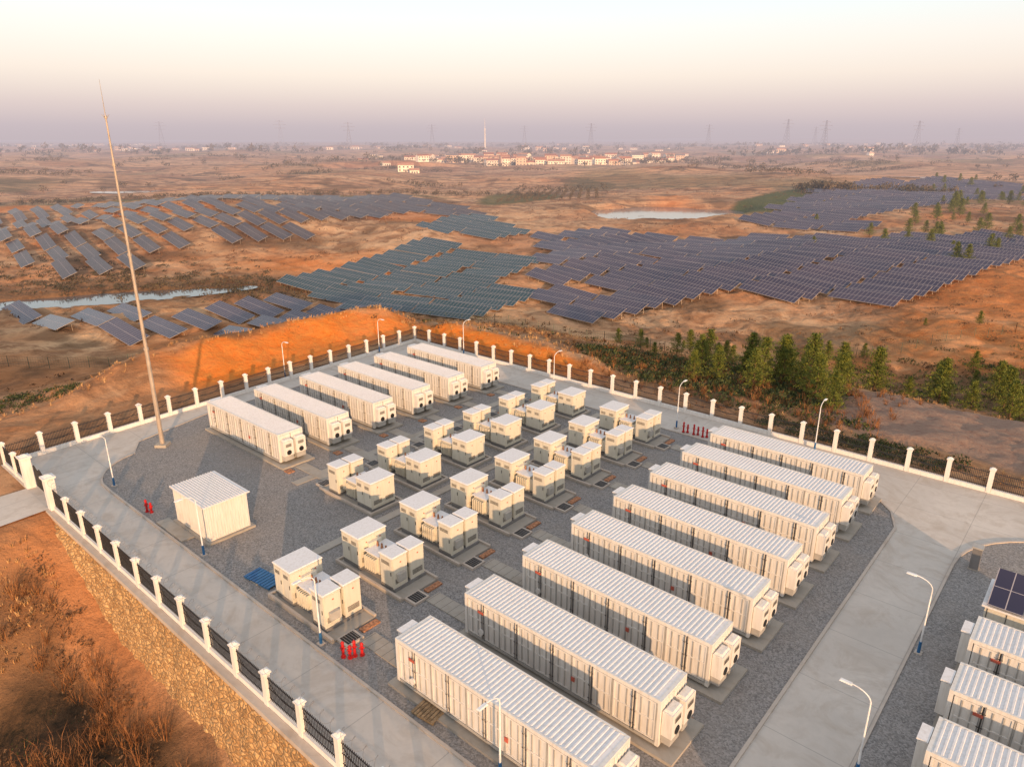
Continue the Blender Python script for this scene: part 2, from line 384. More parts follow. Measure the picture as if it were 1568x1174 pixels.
# ---------------------------------------------------------------- fences
def fence(p0,p1,name,skip_first=False,zf=0,coil=False):
    Ls=math.hypot(p1[0]-p0[0],p1[1]-p0[1]); n=max(1,round(Ls/2.92)); ang=math.atan2(p1[1]-p0[1],p1[0]-p0[0])
    mb=MB(); st=Ls/n
    for i in range(n+1):
        x=i*st
        if not(i==0 and skip_first):
            mb.box(x-.16,x+.16,-.16,.16,0,1.9,M_post)
            mb.box(x-.22,x+.22,-.22,.22,1.903,1.98,M_post)
            mb.box(x-.17,x+.17,-.17,.17,1.983,2.1,M_post,.1,.1)
        if i<n:
            x0=x+.175;x1=x+st-.175
            mb.box(x0,x1,-.13,.13,0,.34,M_post)
            for z in (.48,1.05,1.62): mb.box(x0,x1,-.018,.018,z,z+.045,M_iron)
            k=21
            for j in range(k):
                xx=x0+(x1-x0)*(j+.5)/k
                mb.box(xx-.014,xx+.014,-.014,.014,.36,1.78,M_iron)
            for j in range(8):
                t0=j/8;t1=(j+1)/8; f=lambda t:1.05+.5*(1-(2*t-1)**2)*-1+.5
                mb.beam((x0+(x1-x0)*t0,0.02,f(t0)-.1),(x0+(x1-x0)*t1,.02,f(t1)-.1),.02,M_iron)
    if coil:
        r=.22; k=int(Ls/.05); pr=None
        for j in range(k):
            t=j*.42; c=(j*.05,r*math.cos(t),2.1+.2+r*math.sin(t))
            if pr: mb.beam(pr,c,.008,M_gray)
            pr=c
    x,y=W(*p0); return mb.obj(name,(x,y,zf),ang+ROT)
fence((-67.9,13.1),(-71.1,61.7),'perimeter_fence')
fence((-71.1,61.7),(62,61.7),'perimeter_fence',True)
fence((-67.9,13.1),(-61.9,13.1),'perimeter_fence',True)
fence((-56.2,13.1),(40,13.1),'perimeter_fence',True,coil=True)
for x in (-61.8,-56.5):
    mb=MB()
    mb.box(x-.32,x+.32,12.8,13.44,0,2.5,M_post); mb.box(x-.42,x+.42,12.7,13.54,2.503,2.65,M_post); mb.box(x-.3,x+.3,12.82,13.42,2.653,2.8,M_post,.2,.2)
    mb.obj('gate_pillar',rot=ROT)
mb=MB()
for z in (.12,.7,1.5): mb.box(-61.4,-56.9,13.5,13.55,z,z+.06,M_iron)
for i in range(46): 
    x=-61.4+i*.0988; mb.box(x,x+.035,13.46,13.495,.1,1.85+.12*math.sin(i*.5),M_iron)
mb.obj('sliding_gate',rot=ROT)
mb=MB(); na=220; nk=14
f=lambda a:-(5.4*float(ss(-58,-43,a))+.5)
aa=np.linspace(-56.6,52,na+1)
grid=[]
wr=random.Random(3)
for a0 in aa:
    grid.append([(a0,12.78-.75*k/nk+(wr.uniform(-.10,.10) if 0<k else 0),f(a0)*k/nk) for k in range(nk+1)])
for i in range(na):
    for k in range(nk):
        mb.quad([grid[i][k],grid[i][k+1],grid[i+1][k+1],grid[i+1][k]],M_stone)
mb.box(-56.6,52,12.55,12.95,-.25,.03,M_kerb)
mb.obj('stone_retaining_wall',rot=ROT)
# ---------------------------------------------------------------- battery containers
def container_mesh():
    mb=MB(); Lc,Wd,z0,z1=12.0,2.35,.32,2.80
    mb.box(-.35,Lc+.9,-.35,Wd+.35,.0,.16,M_pad)
    mb.box(.3,Lc-.3,.15,Wd-.15,.163,z0,M_gray)
    mb.box(.03,Lc-.03,.06,Wd-.06,z0,z1-.05,M_groove)
    for y0,y1 in ((0,.1),(Wd-.1,Wd)):
        mb.box(.18,Lc-.18,y0,y1,z0,z0+.16,M_frame); mb.box(.18,Lc-.18,y0,y1,z1-.16,z1,M_white)
    for x in (0,Lc-.18):
        for y in (0,Wd-.18): mb.box(x,x+.18,y,y+.18,z0-.02,z1+.01,M_white)
        mb.box(x,x+.18,.18,Wd-.18,z1-.14,z1,M_white); mb.box(x,x+.18,.18,Wd-.18,z0,z0+.15,M_frame)
    nb=10; bw=(Lc-.36)/nb
    for i in range(nb):
        x=.18+i*bw
        for side in (0,1):
            yo=0.04 if side==0 else Wd-.07
            mb.box(x+.035,x+bw-.035,yo,yo+.03,z0+.19,z1-.19,M_white)
            yy=yo-.032 if side==0 else yo+.032
            for xa,xb,za,zb in ((x+.05,x+.13,z0+.2,z1-.2),(x+bw-.13,x+bw-.05,z0+.2,z1-.2),(x+.13,x+bw-.13,z0+.2,z0+.28),(x+.13,x+bw-.13,z1-.28,z1-.2),(x+.13,x+bw-.13,(z0+z1)/2-.04,(z0+z1)/2+.04)):
                mb.box(xa,xb,yy,yy+.03,za,zb,M_white)
            for k in range(2):
                xx=x+.34+k*(bw-.76)
                mb.box(xx,xx+.06,yy,yy+.028,z0+.29,(z0+z1)/2-.05,M_frame); mb.box(xx,xx+.06,yy,yy+.028,(z0+z1)/2+.05,z1-.29,M_frame)
            if i%2==0:
                yy=-.03 if side==0 else Wd
                for xx in (x+bw-.10,x+bw+.06):
                    mb.box(xx,xx+.035,yy,yy+.03,z0+.12,z1-.12,M_gray)
                    for zz_ in (z0+.45,z0+1.2,z0+1.95): mb.box(xx-.03,xx+.065,yy-.012,yy-.002,zz_,zz_+.06,M_groove)
            else:
                yy=-.01 if side==0 else Wd-.01
                mb.box(x+bw-.03,x+bw+.03,yy,yy+.02,z0+.165,z1-.165,M_frame)
    mb.box(1.0,1.4,-.045,-.012,2.05,2.2,M_label); mb.box(7.2,7.4,-.045,-.012,1.2,1.45,M_label)
    mb.tube((1.25,-.12,.95),(1.25,0,.95),.17,.17,M_white,12)
    for xe,sg in ((-.0,-1),(Lc,1)):
        x0,x1=(xe-.0,xe+.03) if sg<0 else (xe-.03,xe)
        mb.box(x0,x1,.2,Wd/2-.03,z0+.17,z1-.16,M_white); mb.box(x0,x1,Wd/2+.03,Wd-.2,z0+.17,z1-.16,M_white)
        for k in range(4):
            for yb in (.28,Wd/2+.1):
                yy=yb+k*.22; xa,xb=(xe-.025,xe-.002) if sg<0 else (xe+.002,xe+.025)
                mb.box(xa,xb,yy,yy+.1,z0+.25,z1-.25,M_white)
    mb.box(.05,Lc-.05,.05,Wd-.05,z1-.05,z1-.012,M_roof)
    k=46
    for i in range(k):
        x=.22+i*(Lc-.5)/k
        mb.box(x,x+.12,.11,Wd-.11,z1-.008,z1+.022,M_roof,.025,.02)
    mb.box(.19,Lc-.19,0.0,.09,z1+.002,z1+.022,M_white); mb.box(.19,Lc-.19,Wd-.09,Wd,z1+.002,z1+.022,M_white)
    for y0 in (.12,1.28):
        mb.box(Lc+.03,Lc+.55,y0,y0+.95,.95,2.25,M_white)
        mb.box(Lc+.06,Lc+.50,y0+.06,y0+.89,2.253,2.36,M_white,.06,.06)
        mb.box(Lc+.03,Lc+.48,y0+.05,y0+.9,.5,.947,M_frame)
        mb.tube((Lc+.55,y0+.48,1.22),(Lc+.585,y0+.48,1.22),.22,.21,M_fan,16)
        mb.box(Lc+.552,Lc+.57,y0+.2,y0+.75,1.72,2.0,M_frame)
        for kk in range(4): mb.box(Lc+.572,Lc+.582,y0+.22,y0+.73,1.75+kk*.06,1.775+kk*.06,M_groove)
    mb.tube((Lc+.28,2.232,1.32),(Lc+.28,2.36,1.32),.24,.24,M_fan,14)
    mb.box(-.42,-.004,.55,1.5,.9,2.65,M_white); mb.box(-.46,-.03,.5,1.55,2.70,2.78,M_roof)
    mb.box(-.38,-.03,1.6,2.1,.6,1.6,M_frame)
    return mb.mesh('battery_container')
cm=container_mesh()
def put(me,a,b,name,rot=0,z=.05):
    x,y=W(a,b); return place(me,name,(x,y,z),ROT+rot)
BR=[18.05+4.85*i for i in range(8)]
BL=[28.1,32.9,38.0,42.8,47.7,52.6]
for b in BR: put(cm,-23.3,b,'battery_container')
for b in BL: put(cm,-62.1,b,'battery_container')
for b in (36.5,32.0,27.6,23.0,18.5): put(cm,-2.0,b,'battery_container')
# ---------------------------------------------------------------- inverter / transformer group
def cabinet(mb,x0,x1,y0,y1,z0,z1,mat=None):
    mat=mat or M_cab
    mb.box(x0,x1,y0,y1,z0,z1,mat)
    mb.box(x0+.05,x1-.05,y0+.05,y1-.05,z1+.002,z1+.06,M_groove)
    mb.box(x0-.06,x1+.06,y0-.06,y1+.06,z1+.062,z1+.13,M_roof,.04,.04)
    mb.box(x0+.03,x1-.03,y0-.012,y0-.002,z0+.02,z0+.1,M_gray)
    nx_=max(1,round((x1-x0)/.8)); 
    for i in range(nx_):
        w=(x1-x0)/nx_; xa=x0+i*w
        mb.box(xa+.05,xa+w-.05,y0-.022,y0-.004,z0+.14,z1-.08,mat)
        mb.box(xa+w-.16,xa+w-.12,y0-.05,y0-.024,z0+.9,z0+1.15,M_fan)
        for k in range(5): mb.box(xa+.16,xa+w-.24,y0-.032,y0-.024,z1-.3-k*.05,z1-.275-k*.05,M_groove)
    ny_=max(1,round((y1-y0)/.9))
    for i in range(ny_):
        w=(y1-y0)/ny_; ya=y0+i*w
        for xf,sg in ((x1,1),(x0,-1)):
            xa,xb=(xf+.004,xf+.022) if sg>0 else (xf-.022,xf-.004)
            mb.box(xa,xb,ya+.05,ya+w-.05,z0+.14,z1-.08,mat)
            xa,xb=(xf+.024,xf+.034) if sg>0 else (xf-.034,xf-.024)
            for k in range(6): mb.box(xa,xb,ya+.16,ya+w-.16,z0+.3+k*.06,z0+.33+k*.06,M_groove)
            mb.box(xa,xb,ya+w*.5,ya+w*.5+.1,z1-.42,z1-.34,M_label)
def group_mesh(mir):
    mb=MB()
    f=(lambda x:6.3-x) if mir else (lambda x:x)
    def bx(x0,x1,*r,**k):
        a,b=f(x0),f(x1); mb.box(min(a,b),max(a,b),*r,**k)
    def cb(x0,x1,*r,**k):
        a,b=f(x0),f(x1); cabinet(mb,min(a,b),max(a,b),*r,**k)
    bx(-.1,6.3,-.3,2.75,0,.12,M_pad)
    for y0,y1 in ((-.3,-.15),(2.6,2.75)): bx(-.1,6.3,y0,y1,.123,.26,M_kerb)
    bx(-.1,.05,-.15,2.6,.123,.26,M_kerb)
    bx(.3,2.0,.1,2.3,.123,.32,M_gray)
    cb(.25,2.0,.1,2.25,.32,2.3)
    bx(2.25,3.9,.35,2.1,.123,.3,M_gray)
    bx(2.3,3.5,.45,2.0,.3,1.55,M_cab); bx(2.2,3.6,.35,2.1,1.553,1.63,M_roof)
    for k in range(9):
        y=.5+k*.17; bx(3.5,3.85,y,y+.05,.4,1.4,M_cab)
    for k in range(6):
        x=2.38+k*.19; bx(x,x+.05,.16,.447,.45,1.4,M_cab)
    for k in range(3):
        x=f(2.5+k*.4); mb.tube((x,1.2,1.63),(x,1.2,1.95),.09,.05,M_brick,8)
    bx(2.02,2.28,.7,1.7,1.2,1.9,M_cab)
    bx(4.15,5.45,-.0,2.5,.123,.3,M_gray)
    cb(4.2,5.35,.0,1.12,.3,2.35); cb(4.2,5.35,1.35,2.47,.3,2.35)
    bx(3.86,4.18,.4,.9,.6,1.5,M_cab); bx(5.37,5.6,.25,.85,.8,1.3,M_frame)
    bx(6.303,7.25,.0,1.15,.0,.16,M_kerb); bx(6.4,7.15,.15,1.0,.163,.18,M_fan)
    for k in range(5): bx(6.42,7.12,.25+k*.16,.28+k*.16,.182,.2,M_gray)
    bx(6.45,6.85,1.4,2.6,.0,.10,M_brick)
    return mb.mesh('inverter_transformer_skid')
gR=group_mesh(False); gL=group_mesh(True)
for b in BR: put(gR,-34.6,b-.1,'inverter_transformer_skid')
for b in BL: put(gL,-44.0,b-.1,'inverter_transformer_skid')
mb=MB()
for b in BR:
    mb.box(-27.3,-23.9,b+.7,b+1.75,.052,.115,M_pad)
    for k in range(6): mb.box(-27.2+k*.58,-27.18+k*.58,b+.7,b+1.75,.117,.119,M_groove)
    mb.box(-23.3,-11,b+2.72,b+2.86,.052,.10,M_brick)
for b in BL:
    mb.box(-49.0,-44.9,b+.7,b+1.7,.052,.115,M_pad); mb.box(-49.0,-48.3,b-.4,b+.2,.052,.13,M_brick)
mb.box(-37.0,-36.3,17.8,55.5,.052,.12,M_pad)
mb.box(-46.8,-46.0,27,55.5,.052,.10,M_pad)
mb.obj('cable_trench_cover',rot=ROT)
# ---------------------------------------------------------------- shed
mb=MB(); sx,sy,sh=4.7,3.1,2.75
mb.box(-.2,sx+.2,-.2,sy+.2,0,.16,M_pad); mb.box(-.9,3.0,-1.1,-.203,0,.1,M_pad)
mb.box(.05,sx-.05,.05,sy-.05,.16,sh,M_white)
k=26
for i in range(k):
    x=.06+i*(sx-.12)/k; mb.box(x,x+.09,0.0,.047,.2,sh-.02,M_white); mb.box(x,x+.09,sy-.047,sy,.2,sh-.02,M_white)
k=17
for i in range(k):
    y=.06+i*(sy-.12)/k; mb.box(0,.047,y,y+.09,.2,sh-.02,M_white); mb.box(sx-.047,sx,y,y+.09,.2,sh-.02,M_white)
mb.box(-.12,sx+.12,-.12,sy+.12,sh+.002,sh+.07,M_roof)
for i in range(16):
    y=-.1+i*.2; mb.box(-.12,sx+.12,y,y+.06,sh+.072,sh+.12,M_roof,0,.015)
mb.obj('white_storage_shed',(*W(-47.6,18.2),.05),ROT)
# ---------------------------------------------------------------- control cabin with rooftop panels (right block)
mb=MB()
mb.box(-.2,7.2,-.2,3.0,0,.2,M_pad); mb.box(0,7,0,2.8,.2,2.7,M_cab); mb.box(-.15,7.15,-.15,2.95,2.703,2.8,M_roof)
for i in range(8): mb.box(.1+i*.86,.14+i*.86,-.02,-.002,.3,2.6,M_groove)
mb.box(-.02,-.002,.5,1.4,.3,2.4,M_frame)
for i in range(4):
    x=.05+i*1.65
    mb.quad([(x,-.2,2.95),(x+1.55,-.2,2.95),(x+1.55,2.7,3.7),(x,2.7,3.7)],M_sol,[(0,0),(2,0),(2,4.2),(0,4.2)])
    mb.quad([(x,2.72,3.66),(x+1.55,2.72,3.66),(x+1.55,-.18,2.91),(x,-.18,2.91)],M_gray)
    for xx in (x+.2,x+1.3): mb.box(xx,xx+.05,2.5,2.55,2.8,3.6,M_gray)
mb.obj('equipment_cabin',(*W(-1.9,40.2),.05),ROT)
# ---------------------------------------------------------------- lamps
mb=MB()
mb.box(-.18,.18,-.18,.18,0,.08,M_kerb)
mb.tube((0,0,.08),(0,0,.75),.085,.075,M_blue,10); mb.tube((0,0,.75),(0,0,4.0),.05,.035,M_lampw,10)
pr=(0,0,4.0)
for i in range(1,7):
    t=i/6; p=(0,-1.0*t*t*.7-.1*t,4.0+.5*math.sin(t*1.4)); mb.tube(pr,p,.03,.027,M_lampw,8); pr=p
mb.box(-.10,.10,-1.3,-.78,4.45,4.51,M_lampw,.03,.05); mb.box(-.07,.07,-1.25,-.86,4.425,4.447,M_gray)
lamp=mb.mesh('street_lamp')
for a,b,r in ((-56.9,17.5,0),(-42,17.35,0),(-28.8,17.3,0),(-15.8,17.4,0),(-4.1,37.8,-90),(-4.2,27.4,-90),(-70.4,55,90),(-70.2,41.2,90),(-61.2,61.1,180),(-44.1,57.6,180),(-29.2,57.4,180),(-17.5,60.8,180)):
    x,y=W(a,b); place(lamp,'street_lamp',(x,y,0.02),ROT+math.radians(r))
mb=MB(); mb.box(-.5,.5,-.5,.5,0,.25,M_pad)
zz=[0.25,9,17,24,27.5]; rr=[.20,.15,.115,.08,.05]
for i in range(4):
    mb.tube((0,0,zz[i]),(0,0,zz[i+1]),rr[i],rr[i+1]+.01,M_galv,12); mb.tube((0,0,zz[i+1]-.1),(0,0,zz[i+1]+.1),rr[i+1]+.06,rr[i+1]+.06,M_galv,12)
mb.tube((0,0,27.5),(0,0,30.2),.035,.01,M_galv,6)
for t in range(4): mb.beam((0,0,27.3),(.3*math.cos(t*1.57),.3*math.sin(t*1.57),27.7),.015,M_galv)
mb.obj('lightning_mast',(*W(-61.8,23.5),.05))
mb=MB()
for dx,h in ((0,.9),(.38,.7)):
    mb.tube((dx,0,0),(dx,0,.08),.14,.14,M_red,12); mb.tube((dx,0,.08),(dx,0,h),.08,.08,M_red,12); mb.tube((dx,0,h),(dx,0,h+.12),.11,.03,M_red,12)
    mb.tube((dx,-.17,h*.65),(dx,.17,h*.65),.05,.05,M_red,10); mb.tube((dx-.14,0,h*.65),(dx+.14,0,h*.65),.04,.04,M_red,10)
hyd=mb.mesh('fire_hydrant')
for a,b in ((-50.7,17.4),(-27.0,17.45),(-26.6,17.9),(-28.2,56.9),(-27.2,57.0),(-26.3,57.0)): put(hyd,a,b,'fire_hydrant',rot=R.random())
mb=MB()
for i in range(9): mb.box(i*.27,i*.27+.2,0,1.2,.12,.16,M_blue)
for y in (0.05,.55,1.05): mb.box(0,2.36,y,y+.1,0,.117,M_blue)
pal=mb.mesh('blue_pallet'); put(pal,-37.6,17.7,'blue_pallet',rot=.12); 
mb=MB()
for i in range(7): mb.box(i*.2,i*.2+.15,0,1.1,.1,.14,M_wood)
for y in (.03,.5,.97): mb.box(0,1.35,y,y+.09,0,.097,M_wood)
wp=mb.mesh('wooden_pallet'); put(wp,-21.3,17.15,'wooden_pallet',rot=.1,z=.115)
mb=MB(); mb.box(-.25,.25,-.25,.25,.052,1.5,M_gray); mb.box(-.3,.3,-.3,.3,1.503,1.6,M_frame); mb.box(-.3,.3,-.3,.3,0,.05,M_pad)
mb.obj('control_box',(*W(-3.4,48.9),.05),ROT)
# ---------------------------------------------------------------- solar fields
def inpoly(x,y,poly):
    c=False; n=len(poly)
    for i in range(n):
        x0,y0=poly[i];x1,y1=poly[i-1]
        if (y0>y)!=(y1>y) and x<(x1-x0)*(y-y0)/(y1-y0)+x0: c=not c
    return c
M_gray2=simple('panel_backsheet',(.22,.21,.2),.7,haze=True)
def field(poly,name,mat,ang=-54,Lt=15.5,gap=1.2,pitch=6.6,wd=4.2,tilt=25,drop=.03,seed=1,base=.7):
    rr=random.Random(seed)
    e1=(math.cos(math.radians(ang)),math.sin(math.radians(ang))); e2=(-e1[1],e1[0])
    us=[p[0]*e1[0]+p[1]*e1[1] for p in poly]; vs=[p[0]*e2[0]+p[1]*e2[1] for p in poly]
    mb=MB(); tabs=[]
    u=min(us)
    while u<max(us):
        off=rr.uniform(-1.6,1.6); v=min(vs)
        while v<max(vs):
            uc=u+Lt/2+rr.uniform(-.3,.3); vc=v+off+rr.uniform(-.25,.25)
            x=uc*e1[0]+vc*e2[0]; y=uc*e1[1]+vc*e2[1]
            if inpoly(x,y,poly) and rr.random()>drop: tabs.append((x,y))
            v+=pitch
        u+=Lt+gap
    if not tabs: return
    t=np.array(tabs); h0=height(t[:,0]-e1[0]*Lt*.4,t[:,1]-e1[1]*Lt*.4); h1=height(t[:,0]+e1[0]*Lt*.4,t[:,1]+e1[1]*Lt*.4)
    for (x,y),z0,z1 in zip(tabs,h0,h1):
        m_=(z0+z1)/2; sl=(z1-z0)/.8*.5; z0=m_-sl+rr.uniform(-.1,.1); z1=m_+sl+rr.uniform(-.1,.1)
        tl=math.radians(tilt+rr.uniform(-1.5,1.5)); ct,st=math.cos(tl),math.sin(tl)
        def P(s,w,o=0): 
            return (x+e1[0]*Lt*(s-.5)+e2[0]*(w*ct-o*st-1.9), y+e1[1]*Lt*(s-.5)+e2[1]*(w*ct-o*st-1.9), z0*(1-s)+z1*s+base+w*st+o*ct)
        nU=round(Lt)
        mb.quad([P(0,0),P(1,0),P(1,wd),P(0,wd)],mat,[(0,0),(nU+.07,0),(nU+.07,wd+.07),(0,wd+.07)])
        mb.quad([P(0,0,-.08),P(0,wd,-.08),P(1,wd,-.08),P(1,0,-.08)],M_gray2)
        mb.quad([P(0,0,-.08),P(1,0,-.08),P(1,0),P(0,0)],M_galv); mb.quad([P(1,0,-.08),P(1,wd,-.08),P(1,wd),P(1,0)],M_galv)
        for s in (.06,.35,.65,.94):
            for w in (.6,wd-.6):
                p=P(s,w,-.09); mb.beam(p,(p[0],p[1],p[2]-(.6+w*st+.5)),.05,M_galv)
    mb.obj(name)
field([(-235,322),(-150,204),(-116,186),(-98,211),(-78,246),(-56,292),(-46,318),(-10,300),(-18,350),(-60,420),(-165,405)],'solar_panel_array',M_solA,pitch=8.2,gap=1.2,Lt=22,wd=3.8,tilt=22,seed=2,drop=.04,ang=-52)
field([(-116,152),(-103,139),(-89,132),(-63,132),(-50,135),(-35,145),(-30,155),(-58,172),(-64,160),(-90,152)],'solar_panel_array',M_sol,pitch=7.2,seed=3,ang=-42,tilt=18,base=.3,wd=4.0)
field([(-58,180),(-50,205),(-40,226),(-22,240),(-2,232),(6,209),(-3,152),(-31,150),(-42,164)],'solar_panel_array',M_solt,pitch=6.2,seed=4,ang=-30,tilt=18,base=.4)
field([(-30,262),(-26,306),(-16,318),(2,292),(4,262),(-12,252)],'solar_panel_array',M_solt,pitch=6.4,seed=14,ang=-35,tilt=18,base=.4)
field([(6,156),(15,141),(26,143),(57,168),(83,153),(112,165),(134,178),(182,238),(150,246),(95,243),(62,262),(32,278),(12,256)],'solar_panel_array',M_sol,pitch=6.4,seed=5,drop=.02)
field([(98,297),(128,276),(190,345),(262,385),(341,480),(300,510),(240,495),(172,418)],'solar_panel_array',M_sol,pitch=7.0,seed=6)
field([(225,270),(260,300),(330,350),(330,280),(270,250)],'solar_panel_array',M_sol,pitch=6.6,seed=7)
# ---------------------------------------------------------------- vegetation
def leaf(mb,p,r,m,rr,asp=(.4,.8)):
    d=Vector((rr.gauss(0,1),rr.gauss(0,1),rr.gauss(0,1))).normalized(); u=d.orthogonal().normalized()*r; w=d.cross(u)*rr.uniform(*asp)
    p=Vector(p); mb.quad([p-u-w,p+u-w*.3,p+u*.2+w],m)
def pine(seed,h=5.5):
    rr=random.Random(seed); mb=MB(); bend=[(0,0,0)]
    k=7
    for i in range(1,k+1): bend.append((bend[-1][0]+rr.uniform(-.08,.08),bend[-1][1]+rr.uniform(-.08,.08),h*.95*i/k))
    for i in range(k): mb.tube(bend[i],bend[i+1],.12*(1-i/k)+.02,.12*(1-(i+1)/k)+.015,M_bark,7,False)
    nw=11
    for wv in range(nw):
        t=.11+.86*wv/(nw-1); z=h*t; i=min(k-1,int(t*.999*k)); cx,cy=bend[i][0],bend[i][1]
        rad=h*.34*(1-t)**.75*(0.75+.5*rr.random())+.15
        nb=rr.randint(4,7); a0=rr.random()*6
        for b in range(nb):
            an=a0+b*6.283/nb+rr.uniform(-.4,.4); r=rad*rr.uniform(.55,1.2)
            tip=(cx+r*math.cos(an),cy+r*math.sin(an),z+r*rr.uniform(.1,.5))
            mb.tube((cx,cy,z),tip,.025,.008,M_bark,4,False)
            for c in range(3):
                f=.4+.32*c; q=(cx+(tip[0]-cx)*f,cy+(tip[1]-cy)*f,z+(tip[2]-z)*f)
                cr=.13+.09*rr.random()+.05*(1-t)
                for l in range(20):
                    pp=(q[0]+rr.gauss(0,cr),q[1]+rr.gauss(0,cr),q[2]+rr.gauss(0,cr*.6)+.05)
                    leaf(mb,pp,rr.uniform(.09,.17),M_pine,rr,(.2,.55))
    for l in range(30):
        leaf(mb,(bend[-1][0]+rr.gauss(0,.07),bend[-1][1]+rr.gauss(0,.07),h*rr.uniform(.9,1.02)),.1,M_pine,rr,(.15,.4))
    return mb.mesh('pine_tree')
pines=[pine(s) for s in (1,2,3,4)]
TR=[(31,107,5.6),(54.7,118,4.2),(25.6,106,3.6),(48.5,90,6),(44.4,91,5.2),(46.5,94,4.6),(56.3,88,6),(59,92,4.6),(29,78,5.6),(31.8,79,6),(33.5,76,6.2),(32.8,72,5.8),(32.5,67.4,4.8),(23.8,78,4.4),(21,78,3.4),(35,80,5.2),(30,85,5.2),(34,85,5.4),(61,81,5.4),(68,92,6.2),(66,86,5.4),(71,98,5.4),
 (27,75,4.6),(37.5,77,4.8),(52,96,5),(76,95,6),(63,99,5),(81,104,6),(40,97,4.5),(58,84,4.2),
 (157,282,6),(145,244,5.5),(118,228,5.5),(214,350,7),(160,232,6),(166,300,6),(170,290,5),(175,300,6),(130,236,5),(200,330,7),(206,340,7),(183,262,5.5),(190,250,6),(150,262,5),(95,226,4),(126,300,4.5),
 (165,255,6),(172,262,6),(140,255,6),(152,256,5),(128,258,5),(196,262,6),(205,272,7),(212,268,6),(220,300,6),(185,300,7),(188,312,6),(240,340,7)]
for i in range(60):
    x=R.uniform(14,110); y=R.uniform(84,138)
    if y<x*.9 or (x<60 and y>125): continue
    TR.append((x,y,R.uniform(1.6,4.2)))
for i in range(40):
    x=R.uniform(110,330); y=x*R.uniform(1.25,1.75)
    TR.append((x,y,R.uniform(3.5,6.5)))
for i,(x,y,h) in enumerate(TR):
    h*=.92+.16*R.random(); o=place(pines[i%4],'pine_tree',(x,y,hz(x,y)-.1),R.random()*6,scale=h/5.5)
def shrubs(name,pts,m,sz,n,rr,up=.6):
    mb=MB(); 
    ph=height(np.array([p[0] for p in pts]),np.array([p[1] for p in pts]))
    for (x,y,s),z in zip(pts,ph):
        for i in range(n):
            a=rr.random()*6.283; r=s*math.sqrt(rr.random()); zz=rr.random()*s*up*(1-(r/s)**2*.7)
            leaf(mb,(x+r*math.cos(a),y+r*math.sin(a),z+zz),sz*rr.uniform(.6,1.4)*min(1.6,s**.5),m,rr)
    mb.obj(name)
def twigs(name,pts,m,n,rr,w=.025):
    mb=MB(); ph=height(np.array([p[0] for p in pts]),np.array([p[1] for p in pts]))
    for (x,y,s),z in zip(pts,ph):
        for i in range(n):
            a=rr.random()*6.283; r=s*.35*rr.random(); t=rr.uniform(.1,.75); L_=s*rr.uniform(.6,1.2)
            b0=Vector((x+r*math.cos(a),y+r*math.sin(a),z-.05)); d=Vector((math.cos(a)*t,math.sin(a)*t,1)).normalized()
            sd=Vector((-d.y,d.x,0)); sd=sd.normalized()*w if sd.length>0 else Vector((w,0,0))
            mid=b0+d*L_*.6; tip=b0+d*L_+Vector((rr.uniform(-.2,.2),rr.uniform(-.2,.2),0))*s
            mb.quad([b0-sd,b0+sd,mid+sd*.6,mid-sd*.6],m); mb.quad([mid-sd*.6,mid+sd*.6,tip],m)
            for k in range(2):
                q=b0+d*L_*rr.uniform(.3,.9); e=q+Vector((rr.uniform(-.35,.35),rr.uniform(-.35,.35),rr.uniform(.1,.4)))*s
                mb.quad([q-sd*.5,q+sd*.5,e],m)
    mb.obj(name)
def scat(n,fa,fb,s0,s1,rr,cond=None):
    o=[]
    while len(o)<n:
        a=rr.uniform(*fa); b=rr.uniform(*fb)
        if cond and not cond(a,b): continue
        x,y=W(a,b); o.append((x,y,rr.uniform(s0,s1)))
    return o
rr=random.Random(5)
shrubs('evergreen_shrubs',scat(620,(-56,-12),(65.5,90),.6,1.4,rr,lambda a,b:(abs((a+34)/22)**2+((b-77+.12*(a+34))/10)**2)<1 and not(a>-20 and b>70)),M_shrubg,.14,50,rr)
shrubs('evergreen_shrubs',[(72+rr.gauss(0,28),102+rr.gauss(0,9),rr.uniform(.5,1.4)) for i in range(480)],M_shrubg,.15,36,rr)
shrubs('evergreen_shrubs',scat(80,(-94,-84),(12,26),.5,1.2,rr)+scat(120,(-24,-7),(63.5,67),.4,1.0,rr),M_shrubg,.13,50,rr)
def brushc(a,b): return a>-52.5+.25*(13-b)-1 and float(vn(a,b,5,81))>-.6
twigs('bare_brush',scat(700,(-56,-12),(-14,10.8),.8,2.0,rr,brushc)+scat(380,(-52,-14),(65,88),.5,1.2,rr),M_shrubb,17,rr,.022)
shrubs('undergrowth',scat(1000,(-54,-8),(-14,11),.4,1.0,rr,brushc),M_brn,.13,26,rr,.8)
shrubs('evergreen_undergrowth',scat(150,(-45,-10),(-10,10),.3,.8,rr),M_shrubg,.08,30,rr)
twigs('dry_grass_tufts',scat(2000,(-100,20),(63,100),.25,.6,rr,lambda a,b: not(a>-22 and b<92 and b>67))+scat(900,(-100,-81),(8,80),.25,.55,rr)+scat(420,(-57,-48),(-8,11),.2,.5,rr,lambda a,b:a>-55),M_tuft,7,rr,.03)
shrubs('valley_scrub',[(-88+rr.gauss(0,40),182+rr.gauss(0,8),rr.uniform(.8,2)) for i in range(380)]+[(rr.uniform(-150,-30),rr.uniform(185,215),rr.uniform(.5,1.3)) for i in range(120)],M_dtree,.22,26,rr)
pts=[]
while len(pts)<1900:
    y=rr.uniform(95,520); x=rr.uniform(-.85,.85)*y
    if float(vn(x,y,24,34))+.4*rr.random()<.15: continue
    pts.append((x,y,rr.uniform(.4,1.1)*(1+y/400)))
shrubs('scattered_scrub',pts,M_brn,.22,14,rr)
